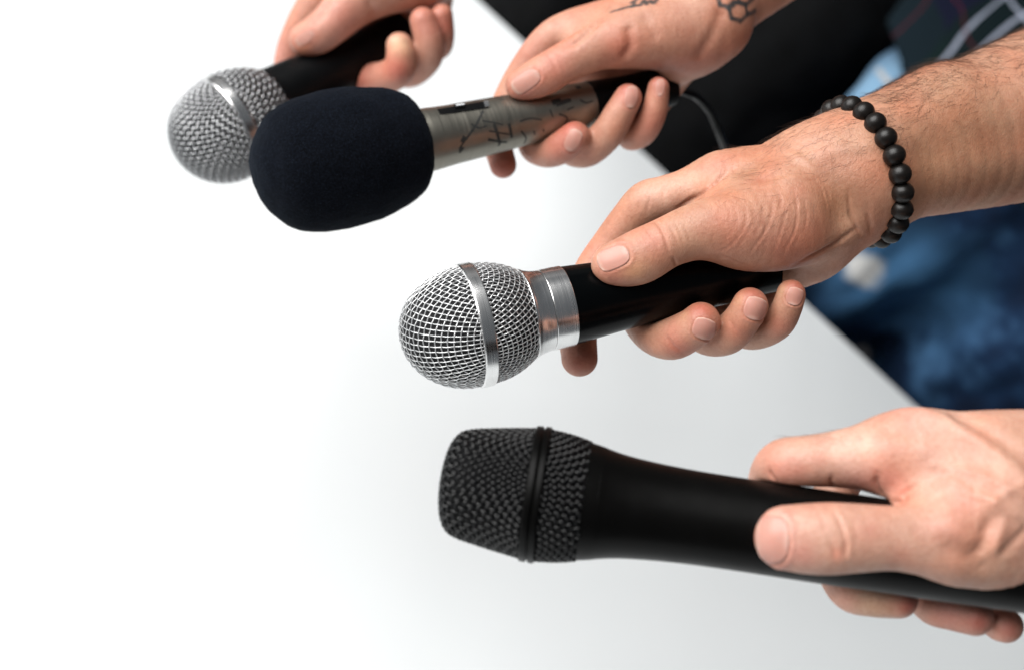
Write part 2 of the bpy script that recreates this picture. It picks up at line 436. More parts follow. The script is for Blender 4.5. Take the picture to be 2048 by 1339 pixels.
# --- the foam covered reporter microphone
mic2 = Mic((690, 316), 190, .665, 19, (1168, 212))
H2 = [(340, 63), (420, 61), (520, 57.5), (640, 52.5), (735, 49), (760, 47), (930, 40)]
def camray(px, py): 
    v = P(px, py, 1.0); return v / np.linalg.norm(v)
def on_mic(m, H, px, py):
    d = camray(px, py); f = m.sdf(H); t = np.linspace(.55, .95, 4001); e = f(d * t[:, None])
    i = int(np.argmax(e < 0)) if (e < 0).any() else int(np.argmin(e))
    return d * t[i]
def build_mic2():
    m = mic2
    r = empty('microphone', (0, 0, 0), 'microphone with thick black foam windscreen and champagne metal handle', 'microphone', 'handheld microphones'); m.place(r)
    q = smoothprof(m.prof([(0, 0), (2.5, 25), (8, 48), (25, 80), (57, 115), (100, 131), (150, 137.5), (215, 138), (262, 128), (300, 119), (328, 106), (345, 88), (356, 68), (358, 61)]), 6)
    q[:, 1] = np.maximum(q[:, 1], 0)
    v, f = lathe(q, 160)
    n = v.copy(); n[:, 0] -= q[len(q) // 2, 0]; n /= np.linalg.norm(n, axis=1, keepdims=True) + 1e-9
    d = np.array([mnoise.noise(Vector(x) * 900) * .00010 + mnoise.noise(Vector(x) * 90) * .0006 + mnoise.noise(Vector(x) * 300) * .00022 for x in v])
    v = v + n * d[:, None]
    add('foam_windscreen', mesh('foam_windscreen', v, f, FOAM), r)
    v, f = lathe(smoothprof(m.prof([(338, 30), (340, 63)] + H2[1:5] + [(737, 46)]), 4), 72); add('handle', mesh('handle', v, f, CHAMP, sharp=24), r)
    v, f = lathe(smoothprof(m.prof([(733, 40), (735, 49.6), (745, 49.4), (800, 46), (870, 44), (925, 41), (935, 36), (936, 3)]), 4), 64, False); add('tail', mesh('tail', v, f, RUBBER), r)
    # sliding switch in its recess
    HM = m.prof(H2)
    def patch(poly, lift, thick, name, mt, nu=14, nv=5, parent=r):
        a, b_, c, d = [np.array(x, float) for x in poly]; V = []
        for lay in (lift, lift - thick):
            for i in range(nu):
                for j in range(nv):
                    u, w = i / (nu - 1), j / (nv - 1)
                    p = (a * (1 - u) + b_ * u) * (1 - w) + (d * (1 - u) + c * u) * w
                    x = m.loc(on_mic(m, H2, *p)); n_ = np.array([0, x[1], x[2]]); n_ /= np.linalg.norm(n_); x[1:] = n_[1:] * np.interp(x[0], HM[:, 0], HM[:, 1]); V.append(x + n_ * lay)
        Fq = []; o = nu * nv
        for i in range(nu - 1):
            for j in range(nv - 1):
                p0 = i * nv + j; Fq.append([p0, p0 + 1, p0 + nv + 1, p0 + nv]); Fq.append([o + p0, o + p0 + nv, o + p0 + nv + 1, o + p0 + 1])
        bd = [(i * nv, (i + 1) * nv) for i in range(nu - 1)] + [((i + 1) * nv + nv - 1, i * nv + nv - 1) for i in range(nu - 1)] + [(j + 1, j) for j in range(nv - 1)] + [((nu - 1) * nv + j, (nu - 1) * nv + j + 1) for j in range(nv - 1)]
        for a_, b2 in bd: Fq.append([a_, b2, o + b2, o + a_])
        return add(name, mesh(name, V, Fq, mt, False), parent)
    sw = patch([(874, 220), (974, 203), (975, 217), (880, 231)], .0004, .0012, 'switch_plate', RUBBER)
    patch([(909, 213.5), (930, 210), (931, 217), (911, 220)], .0011, .0012, 'switch_slider', RUBBER, 8, 4, sw)
    patch([(912, 214.5), (929, 212), (929, 213.6), (912, 216.4)], .0013, .0006, 'switch_mark', WHITEP, 5, 3, sw)
    patch([(967, 206), (976, 204.5), (979, 215), (970, 217)], .0010, .0012, 'switch_stop', STEEL, 5, 4, sw)
    # felt pen strokes on the metal
    strokes = [([(966, 222), (955, 245), (940, 268), (925, 288), (912, 308), (901, 328)], 2.2), ([(930, 273), (924, 284), (929, 278)], 4.0), ([(925, 294), (918, 306)], 4.5),
               ([(889, 232), (883, 240)], 2.6), ([(875, 262), (870, 276)], 3.0), ([(964, 242), (985, 245), (1006, 250)], 1.6),
               ([(988, 248), (994, 266), (999, 286), (996, 292)], 3.2), ([(1018, 247), (1021, 262), (1024, 276)], 3.2), ([(978, 262), (1000, 266), (1022, 270)], 1.8), ([(976, 279), (996, 283), (1014, 285)], 2.6),
               ([(1067, 262), (1070, 270)], 1.6), ([(1086, 258), (1088, 264)], 1.6), ([(1152, 176), (1162, 174)], 6), ([(1104, 206), (1122, 200)], 6), ([(1100, 220), (1106, 235)], 1.6), ([(1134, 220), (1148, 214)], 1.6), ([(905, 300), (898, 312), (904, 306)], 2.4), ([(878, 296), (890, 274), (905, 262)], 1.8), ([(1040, 243), (1060, 237), (1084, 240)], 1.8), ([(1118, 228), (1134, 236), (1130, 250)], 2.0), ([(942, 248), (958, 256), (974, 252)], 1.6), ([(1112, 209), (1142, 200)], 5), ([(1042, 262), (1052, 276), (1048, 288)], 1.8), ([(1160, 200), (1172, 206), (1186, 202)], 1.8)]
    paths, nr, rad = [], [], []
    for pl, w in strokes:
        pts = catmull([(*p, 0) for p in pl], 5) if len(pl) > 2 else np.linspace((*pl[0], 0), (*pl[1], 0), 6)
        x = np.array([m.loc(on_mic(m, H2, p[0], p[1])) for p in pts]); n_ = x * [0, 1, 1]; n_ /= np.linalg.norm(n_, axis=1, keepdims=True)
        nr.append(n_); paths.append(x); rad.append(1.15 * w * m.mpp * np.linspace(1, .7, len(x)))
    V, Fq, o = [], [], 0
    for p, n_, w in zip(paths, nr, rad):                      # ink ribbons a few hundredths of a millimetre proud
        t = np.gradient(p, axis=0); t /= np.linalg.norm(t, axis=1, keepdims=True); s_ = np.cross(t, n_)
        for c in (-1, -.5, 0, .5, 1):
            q = p + s_ * (w * c)[:, None]; rr = np.linalg.norm(q[:, 1:], axis=1); tgt = np.interp(q[:, 0], HM[:, 0], HM[:, 1]) + .00007
            q[:, 1:] *= (tgt / rr)[:, None]; V.append(q)
        n = len(p)
        for c in range(4):
            for i in range(n - 1): Fq.append([o + c * n + i, o + c * n + i + 1, o + (c + 1) * n + i + 1, o + (c + 1) * n + i])
        o += 5 * n
    add('ink_marks', mesh('ink_marks', np.vstack(V), Fq, INK), r, 'stuff')
build_mic2()
def build_cable():
    end = mic2.o + mic2.ax * 930 * mic2.mpp
    pts = [end, P(1372, 186, .735), P(1395, 196, .745), P(1422, 228, .765), P(1444, 280, .79), P(1470, 350, .86), P(1505, 400, 1.02)]
    w = toW(np.array(pts))
    w = catmull(np.vstack([w, [.092, 1.185, .81], [.096, 1.195, .6], [.10, 1.21, .3], [.10, 1.20, .02]]), 8)
    v, f = tubes([w], .0021, None, 10)
    o = add('microphone_cable', mesh('microphone_cable', v, f, RUBBER))
    tag(o, 'thin dark grey cable hanging from the tail of the foam covered microphone', 'cable')
build_cable()

# --- the blurred silver microphone at the back
mic1 = Mic((460, 253), 124, .765, 25, (690, 129))
H1 = [(236, 70), (250, 69), (300, 65), (360, 58), (440, 50), (560, 46)]
def build_mic1():
    m = mic1
    r = empty('microphone', (0, 0, 0), 'silver ball grille microphone with plain black handle, partly hidden behind the foam windscreen', 'microphone', 'handheld microphones'); m.place(r)
    a, R = 113, 105
    dome = [(a * (1 - math.cos(t)), R * math.sin(t)) for t in np.linspace(0, math.pi / 2, 12)]
    rear = [(136, 105), (165, 101), (195, 92), (218, 80), (232, 70)]
    head_parts(m, r, dome, rear, flatring(112, 136, 107, 3, 96), 10.6, 1.4, DULLW, STEEL, .6, 9, rp=1.15)
    v, f = lathe(smoothprof(m.prof([(231, 45), (232, 70), (235, 71.5), (238, 70.5)] + H1[1:] + [(563, 44), (564, 3)]), 4), 72, False); add('handle', mesh('handle', v, f, RUBBER), r)
build_mic1()

# ------------------------------------------------------------------ hands
BASE = np.array([.46, .247, .162])
RED = np.array([.40, .115, .075]); PALE = np.array([.58, .37, .22]); TAN_AND_SHADE = np.array([.33, .165, .088]); INKT = np.array([.022, .03, .032]); PINK = np.array([.49, .205, .15])
class Hand:
    def __init__(s, dref, tone=(1, 1, 1)): s.d = dref; s.f = Field(); s.tone = np.array(tone)
    def pt(s, q): 
        d = s.d - q[2] / 1000; return np.array([*P(q[0], q[1], d), q[3] * d / F])
    def ch(s, pts, k0, k1=None, zs=1.0, sub=5):
        s.f.ch.append(Chain([s.pt(q) for q in pts], k0 / 1000, None if k1 is None else k1 / 1000, zs, sub))
    def make(s, h):
        s.v, s.q, s.n = s.f.extract(h)
        s.bvh = BVHTree.FromPolygons(s.v.tolist(), s.q.tolist())
        s.col = np.tile(BASE, (len(s.v), 1)); s.disp = np.zeros(len(s.v)); s.nails = []
    def hit(s, px, py):
        d = camray(px, py); r = s.bvh.ray_cast(Vector((0, 0, 0)), Vector(d))
        return (np.array(r[0]), np.array(r[1])) if r[0] is not None else (None, None)
    def stroke(s, pts, w, depth):
        """crease (depth<0) or fold (depth>0) along a line on the skin; w px, depth mm"""
        q = catmull([(*p, 0) for p in pts], 4) if len(pts) > 2 else np.linspace((*pts[0], 0), (*pts[1], 0), 5)
        pl = [x for x in (s.hit(p[0], p[1])[0] for p in q) if x is not None]
        if len(pl) < 2: return
        pl = np.array(pl); keep = [pl[0]]
        for x in pl[1:]:
            if np.linalg.norm(x - keep[-1]) < .02: keep.append(x)
        if len(keep) < 2: return
        pl = np.array(keep); wm = w * s.d / F; lo, hi = pl.min(0) - 3 * wm, pl.max(0) + 3 * wm
        m = np.nonzero(((s.v > lo) & (s.v < hi)).all(1))[0]
        if len(m) == 0: return
        d = segdist(s.v[m], pl)
        L_ = np.concatenate([[0], np.cumsum(np.linalg.norm(np.diff(pl, axis=0), axis=1))])
        # fade at both ends
        e = np.minimum(np.linalg.norm(s.v[m] - pl[0], axis=1), np.linalg.norm(s.v[m] - pl[-1], axis=1)) / max(L_[-1] * .3, 1e-6)
        g = np.exp(-(d / wm) ** 2) * (np.clip(e + .25, 0, 1) if w < 9 else 1)
        s.disp[m] += g * depth / 1000
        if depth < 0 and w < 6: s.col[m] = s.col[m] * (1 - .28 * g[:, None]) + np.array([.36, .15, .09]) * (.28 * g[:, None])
    def blob(s, px, py, r, colr, a, depth=0):
        x, _ = s.hit(px, py)
        if x is None: return
        d = np.linalg.norm(s.v - x, axis=1) / (r * s.d / F); g = np.exp(-d * d)
        s.col += (colr - s.col) * (a * g)[:, None]; s.disp += g * depth / 1000
    def ink(s, pts, w):
        q = np.array([x for x in (s.hit(p[0], p[1])[0] for p in catmull([(*p, 0) for p in pts], 4)) if x is not None])
        if len(q) < 2: return
        g = np.clip(1.7 - segdist(s.v, q) / (1.35 * w * s.d / F), 0, 1) * .93; s.col += (INKT - s.col) * g[:, None]
    def nail(s, cx, cy, tx, ty, w, L_, free=.12, white=0):
        s.nails.append((cx, cy, tx, ty, w, L_, free, white))
        t = np.array([tx, ty], float); t /= np.linalg.norm(t); pr = np.array([-t[1], t[0]])
        x0, n0 = s.hit(cx, cy)
        if x0 is None: return
        m = np.nonzero(np.linalg.norm(s.v - x0, axis=1) < L_ * 1.3 * s.d / F)[0]
        m = m[(s.n[m] * -s.v[m]).sum(1) > -.002]
        p = s.v[m]; px = p[:, 0] / -p[:, 2] * F + 1024; py = -p[:, 1] / -p[:, 2] * F + 669.5
        a = (px - cx) * t[0] + (py - cy) * t[1]; c = (px - cx) * pr[0] + (py - cy) * pr[1]
        rho = ((np.abs(c) / (w / 2)) ** 3 + (np.abs(a) / (L_ / 2)) ** 3) ** (1 / 3)
        ridge = np.exp(-((rho - 1.2) / .13) ** 2) * np.clip(.75 - a / (L_ * .6), 0, 1)
        s.disp[m] += .00032 * ridge - .00022 * (rho < 1.06)
        s.col[m] += (PINK - s.col[m]) * (.35 * np.exp(-((rho - 1.15) / .2) ** 2))[:, None]
    def finish(s, person, base):
        v = s.v + s.n * s.disp[:, None]
        root = Vector(person.location)
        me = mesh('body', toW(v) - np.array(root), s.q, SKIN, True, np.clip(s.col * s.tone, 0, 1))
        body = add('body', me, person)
        bvh = BVHTree.FromPolygons(v.tolist(), s.q.tolist())
        for (cx, cy, tx, ty, w, L_, free, white) in s.nails:
            t = np.array([tx, ty], float); t /= np.linalg.norm(t); pr = np.array([-t[1], t[0]])
            x0_ = bvh.ray_cast(Vector((0, 0, 0)), Vector(camray(cx, cy)))[0]; dref_ = -x0_[2] if x0_ is not None else s.d
            nu, nv = 15, 15; G = np.zeros((nv, nu, 3)); NN = np.zeros((nv, nu, 3)); ok = True; C = np.zeros((nv, nu, 3))
            for i in range(nv):
                b_ = -1 + 2 * i / (nv - 1); p_ = 2.6 if b_ < 0 else 3.2
                sh = max(1 - abs(b_) ** p_, .02) ** (1 / p_)
                for j in range(nu):
                    a = (-1 + 2 * j / (nu - 1)); px = np.array([cx, cy]) + t * b_ * L_ / 2 + pr * a * w / 2 * sh
                    for sh_ in (1, .95, .9, .85, .8, .7, .6):
                        q_ = np.array([cx, cy]) + (px - np.array([cx, cy])) * sh_
                        h_ = bvh.ray_cast(Vector((0, 0, 0)), Vector(camray(*q_)))
                        if h_[0] is not None and abs(-h_[0][2] - dref_) < .011: break
                    if h_[0] is None: ok = False; break
                    G[i, j] = h_[0]; NN[i, j] = h_[1]
                    lun = np.clip((-b_ - .55 - .35 * a * a) * 4, 0, 1); fr = np.clip((b_ - (1 - 2 * free) + .18 * a * a) * 7, 0, 1)
                    C[i, j] = np.array([.48, .235, .185]) * (1 - lun * .6) + np.array([.56, .36, .30]) * lun * .6
                    C[i, j] = C[i, j] * (1 - fr * (.55 + white)) + np.array([.58, .42, .34]) * fr * (.55 + white)
                if not ok: break
            if not ok: print('nail missed', cx, cy); continue
            ctr_d = np.median(np.linalg.norm(G, axis=2)); 
            rr = np.linalg.norm(G, axis=2); 
            for _ in range(6):                                  # smooth plate
                Q = rr.copy(); Q[1:-1, 1:-1] = (rr[:-2, 1:-1] + rr[2:, 1:-1] + rr[1:-1, :-2] + rr[1:-1, 2:]) / 4; rr = rr * .4 + Q * .6
            G = G / np.linalg.norm(G, axis=2, keepdims=True) * rr[..., None]
            nm = NN.mean((0, 1)); nm /= np.linalg.norm(nm)
            top = G + .00040 * (NN * .5 + nm * .5); bot = G - .0006 * nm
            V = np.vstack([top.reshape(-1, 3), bot.reshape(-1, 3)]); o = nu * nv; Fq = []
            for i in range(nv - 1):
                for j in range(nu - 1): p0 = i * nu + j; Fq.append([p0, p0 + 1, p0 + nu + 1, p0 + nu])
            ring_ = [(0, j) for j in range(nu)] + [(i, nu - 1) for i in range(1, nv)] + [(nv - 1, j) for j in range(nu - 2, -1, -1)] + [(i, 0) for i in range(nv - 2, 0, -1)]
            ring_ = [i * nu + j for i, j in ring_]
            for a_, b2 in zip(ring_, ring_[1:] + ring_[:1]): Fq.append([b2, a_, o + a_, o + b2])
            e1 = V[1] - V[0]; 
            nrm0 = np.cross(V[Fq[100][1]] - V[Fq[100][0]], V[Fq[100][2]] - V[Fq[100][0]])
            if nrm0 @ nm < 0: Fq = [x[::-1] for x in Fq]
            add('fingernail', mesh('fingernail', toW(V) - np.array(root), Fq, NAIL, True, np.vstack([C.reshape(-1, 3)] * 2)), person)
        s.v = v; s.bvh = bvh
        return body
    def hair(s, person, n, region, length, direction, rad=.00004, name='arm_hair', jitter=.35):
        """region(px,py) -> density 0..1 ; direction px vector along which hairs lie"""
        tri = np.vstack([s.q[:, [0, 1, 2]], s.q[:, [0, 2, 3]]]); a, b_, c = s.v[tri[:, 0]], s.v[tri[:, 1]], s.v[tri[:, 2]]
        ar = np.linalg.norm(np.cross(b_ - a, c - a), axis=1); ctr = (a + b_ + c) / 3
        px = ctr[:, 0] / -ctr[:, 2] * F + 1024; py = -ctr[:, 1] / -ctr[:, 2] * F + 669.5
        nn = s.n[tri[:, 0]]; face = (nn * -ctr).sum(1) / np.linalg.norm(ctr, axis=1)
        w = ar * region(px, py) * (face > -.45); w /= w.sum()
        ids = rng.choice(len(tri), n, p=w); paths = []; rads = []
        dv = np.array([direction[0], -direction[1], 0.0]); dv /= np.linalg.norm(dv)
        for i in ids:
            u, v_ = rng.random(2); 
            if u + v_ > 1: u, v_ = 1 - u, 1 - v_
            p = a[i] + u * (b_[i] - a[i]) + v_ * (c[i] - a[i]); n_ = nn[i]
            t = dv + rng.normal(0, jitter, 3); t -= n_ * (t @ n_); t /= np.linalg.norm(t)
            b3 = np.cross(n_, t); Lh = length * rng.uniform(.45, 1.15); curl = rng.normal(0, .5)
            x = np.linspace(0, 1, 6)[:, None]; lift = .28 * rng.uniform(.4, 1.5)
            paths.append(p - n_ * .0003 + Lh * (t * x * (1 - .1 * x) + n_ * lift * (x - .75 * x * x) + b3 * curl * .5 * x * x)); rads.append(rad * (1 - .8 * x[:, 0]))
        V, Fq = tubes(paths, rads, None, 3)
        add(name, mesh(name, toW(V) - np.array(Vector(person.location)), Fq, HAIR), person, 'stuff')

PG = 'people holding microphones'
# ---- hand 3: thumb along the top of the handle, bead bracelet
def hand3(person):
    H = Hand(.612)
    # wrist, forearm and the back of the hand
    H.ch([(1655, 372, -6, 96), (1715, 352, -10, 112), (1790, 320, -16, 122), (1900, 284, -28, 142), (2048, 238, -48, 164), (2250, 170, -90, 185), (2420, 110, -130, 190)], 6, zs=.85)
    H.ch([(1660, 322, -4, 66), (1760, 272, -12, 66), (1880, 215, -24, 74)], 14)
    H.ch([(1455, 366, -13, 55), (1530, 352, -11, 60), (1610, 338, -9, 74), (1720, 322, -12, 84)], 16)
    H.ch([(1500, 420, -30, 60), (1590, 400, -26, 68), (1700, 370, -22, 80)], 18)
    H.ch([(1565, 500, -36, 50), (1640, 450, -30, 66), (1710, 400, -20, 80)], 16)
    # hypothenar
    H.ch([(1600, 528, -16, 48), (1640, 502, -12, 56), (1690, 450, -8, 58)], 7)
    # thumb and thenar
    H.ch([(1720, 360, 0, 92), (1640, 402, 4, 82), (1560, 434, 11, 78), (1478, 448, 17, 70), (1420, 456, 20, 60), (1376, 468, 21, 55), (1332, 486, 22, 51.5), (1285, 511, 21, 55), (1254, 523, 20.5, 51), (1226, 530, 20, 44)], 10, 4, zs=.86)
    H.ch([(1640, 448, 0, 62), (1575, 470, 8, 67), (1500, 477, 13, 64), (1445, 470, 15, 50)], 12, 8)
    # thumb-index web
    H.ch([(1560, 400, 4, 62), (1490, 398, 3, 52), (1440, 402, 0, 42)], 14, 10)
    # index finger
    H.ch([(1480, 362, -13, 54), (1432, 362, -13, 52), (1370, 384, -13, 45), (1325, 397, -13, 44), (1294, 408, -15, 46), (1262, 440, -19, 42), (1222, 492, -24, 40), (1184, 548, -26, 39), (1164, 610, -26, 38), (1156, 665, -18, 38), (1159, 716, -10, 36.5)], 10, 2)
    # middle, ring, little finger: behind the handle, under it and back up the near side
    H.ch([(1500, 420, -34, 50), (1400, 490, -38, 46), (1320, 570, -36, 46), (1288, 622, -24, 46), (1308, 660, -8, 46), (1344, 675, 4, 44), (1380, 660, 12, 41), (1402, 643, 15.5, 39)], 10, 1.2)
    H.ch([(1550, 470, -38, 46), (1480, 540, -38, 42), (1420, 610, -34, 40), (1392, 642, -20, 41), (1416, 668, -6, 42), (1455, 668, 5, 40), (1483, 640, 12, 37), (1500, 611, 15, 36)], 9, 1.2)
    H.ch([(1610, 520, -34, 40), (1550, 580, -32, 36), (1500, 630, -26, 34), (1490, 662, -14, 33), (1520, 664, -4, 33), (1556, 646, 5, 32), (1574, 614, 11, 30.5), (1582, 588, 13, 29)], 8, 1.2)
    H.f.sub.append(mic3.sdf(H3))
    H.make(.00075)
    st, bl = H.stroke, H.blob
    # broad forms
    bl(1495, 452, 34, BASE, 0, .8); bl(1330, 486, 34, BASE, 0, .5)
    st([(1492, 340), (1520, 356), (1545, 352)], 22, -1.3)
    bl(1650, 330, 50, BASE, 0, .9); bl(1690, 420, 40, BASE, 0, -1.2)
    st([(1600, 318), (1680, 300), (1740, 290)], 14, .6)
    st([(1660, 360), (1684, 400), (1694, 430)], 46, -2.6)
    st([(1800, 322), (1900, 300), (2060, 270)], 50, -1.6)
    # web crease and the crease between thumb and index
    st([(1446, 350), (1426, 368), (1400, 388), (1375, 405), (1350, 420)], 5, -1.6)
    st([(1462, 340), (1440, 354), (1428, 364)], 8, -1.2)
    # thumb joint creases
    st([(1306, 443), (1318, 452), (1328, 470), (1334, 492), (1338, 505)], 2.6, -.75)
    st([(1304, 439), (1320, 446), (1333, 458)], 4, .35)
    st([(1290, 458), (1306, 478), (1318, 500)], 2, -.35); st([(1280, 466), (1296, 484), (1308, 500)], 2, -.25); st([(1272, 474), (1286, 490)], 2, -.2)
    st([(1340, 452), (1350, 474), (1354, 494)], 2, -.3); st([(1352, 448), (1362, 470), (1366, 490)], 2, -.22); st([(1345, 515), (1351, 528), (1354, 540)], 2.6, -.7)
    st([(1364, 448), (1376, 470), (1380, 490)], 2, -.18)
    # arcs over the thenar
    arcs = [([(1492, 410), (1492, 440), (1484, 462), (1462, 490), (1436, 505)], -.42), ([(1506, 440), (1500, 458), (1486, 478), (1474, 496)], -.3), ([(1546, 400), (1544, 425), (1534, 455), (1515, 485), (1495, 512)], -.5),
            ([(1572, 405), (1570, 430), (1562, 460), (1556, 480), (1550, 500)], -.35), ([(1587, 380), (1594, 410), (1593, 440), (1586, 470), (1568, 505)], -.5), ([(1470, 415), (1472, 440), (1464, 462), (1445, 482)], -.22),
            ([(1625, 350), (1645, 372), (1655, 396), (1662, 430)], -.45), ([(1636, 345), (1660, 380), (1668, 410)], -.3), ([(1526, 420), (1522, 448), (1506, 478)], -.25), ([(1608, 395), (1614, 430), (1608, 465)], -.28),
            ([(1555, 380), (1562, 400), (1560, 420)], -.22), ([(1440, 508), (1470, 522), (1500, 532)], -.5), ([(1420, 512), (1450, 516), (1480, 514)], -.3)]
    for pl, d in arcs: st(pl, 2.2, d * .6); st([(x + 5, y + 1) for x, y in pl], 4.5, -d * .22)
    for i in range(14):                       # short fine wrinkles across the thumb base
        x = rng.uniform(1390, 1620); y = rng.uniform(400, 500) ; l = rng.uniform(10, 26); a = rng.uniform(-.35, .25)
        st([(x, y - l), (x + a * 6, y), (x + a * l, y + l)], 1.8, -rng.uniform(.06, .16))
    for i in range(16):
        x = rng.uniform(1450, 1640); y = rng.uniform(300, 360); st([(x, y), (x + 12, y + rng.uniform(-6, 2)), (x + 26, y + rng.uniform(-10, 4))], 1.8, -rng.uniform(.05, .13))
    # palm crease between thenar and hypothenar, wrist creases
    st([(1590, 530), (1640, 505), (1680, 485), (1715, 462)], 6, -1.4)
    st([(1708, 430), (1716, 452), (1722, 470)], 4, -1.0); st([(1735, 425), (1740, 445), (1744, 462)], 6, -.6)
    st([(1700, 380), (1706, 410), (1710, 436)], 3, -.5)
    # finger joints
    st([(1330, 668), (1345, 690), (1366, 704)], 5, -.5); st([(1462, 642), (1470, 662)], 4, -.5)
    st([(1302, 392), (1296, 412), (1292, 430)], 3, -.3); st([(1280, 400), (1276, 420)], 3, -.25); st([(1330, 374), (1326, 398)], 3, -.2)
    for x, y, r_ in ((1300, 388, 30), (1430, 440, 26), (1460, 490, 24), (1400, 460, 18), (1545, 330, 30), (1600, 380, 28), (1560, 500, 26), (1230, 470, 24), (1350, 400, 22), (1630, 440, 24)): bl(x, y, r_, RED, rng.uniform(.14, .28))
    st([(1570, 300), (1620, 330), (1660, 345)], 7, .4); st([(1500, 375), (1560, 360), (1620, 350)], 8, .4)
    # colour: redder joints and tips, paler pressure; wrist shade painted in brown
    bl(1315, 480, 30, PINK, .5); bl(1225, 556, 36, RED, .45); bl(1270, 545, 22, np.array([.72, .36, .16]), .35); bl(1490, 465, 40, RED, .22); bl(1500, 330, 55, TAN_AND_SHADE, .42); bl(1515, 355, 28, RED, .35)
    bl(1404, 620, 32, RED, .9); bl(1355, 695, 34, RED, .65); bl(1345, 660, 24, PINK, .45); bl(1367, 632, 12, PALE, .4); bl(1508, 590, 30, RED, .9); bl(1478, 600, 12, PALE, .4); bl(1475, 660, 30, RED, .35)
    bl(1590, 575, 26, RED, .95); bl(1562, 580, 14, PALE, .5); bl(1560, 650, 30, RED, .35); bl(1160, 720, 50, RED, .75); bl(1600, 500, 60, RED, .3); bl(1680, 405, 55, TAN_AND_SHADE, .75); bl(1850, 345, 70, TAN_AND_SHADE, .5)
    bl(1440, 330, 40, PINK, .5); bl(1540, 470, 50, PINK, .35); bl(1900, 220, 110, TAN_AND_SHADE, .5); bl(1980, 300, 140, TAN_AND_SHADE, .55); bl(1850, 330, 90, TAN_AND_SHADE, .45); bl(1250, 470, 40, PINK, .35); bl(1180, 500, 40, PINK, .4); bl(1330, 380, 50, np.array([.72, .47, .36]), .5)
    H.nail(1227, 516, -.92, .38, 44, 66, .1)
    H.nail(1408, 657, .25, -.97, 46, 42, .08); H.nail(1510, 617, .28, -.96, 44, 46, .08); H.nail(1589, 593, .3, -.95, 33, 36, .08)
    H.finish(person, None)
    def reg(px, py):
        top = 311 - (px - 1440) * .62; c = np.clip((px - 1440) / 300, 0, 1)
        d = np.where(px > 1760, 1.0, .5 * c)
        rel = (py - top) / 170
        return d * np.clip(1.35 - rel, .0, 1) * (px < 2100) * (px > 1440) + .45 * ((px > 1780) & (px < 2100)) * np.clip(1.6 - rel, 0, 1)
    H.hair(person, 3400, reg, .0135, (-.75, .5), .000044)
    return H

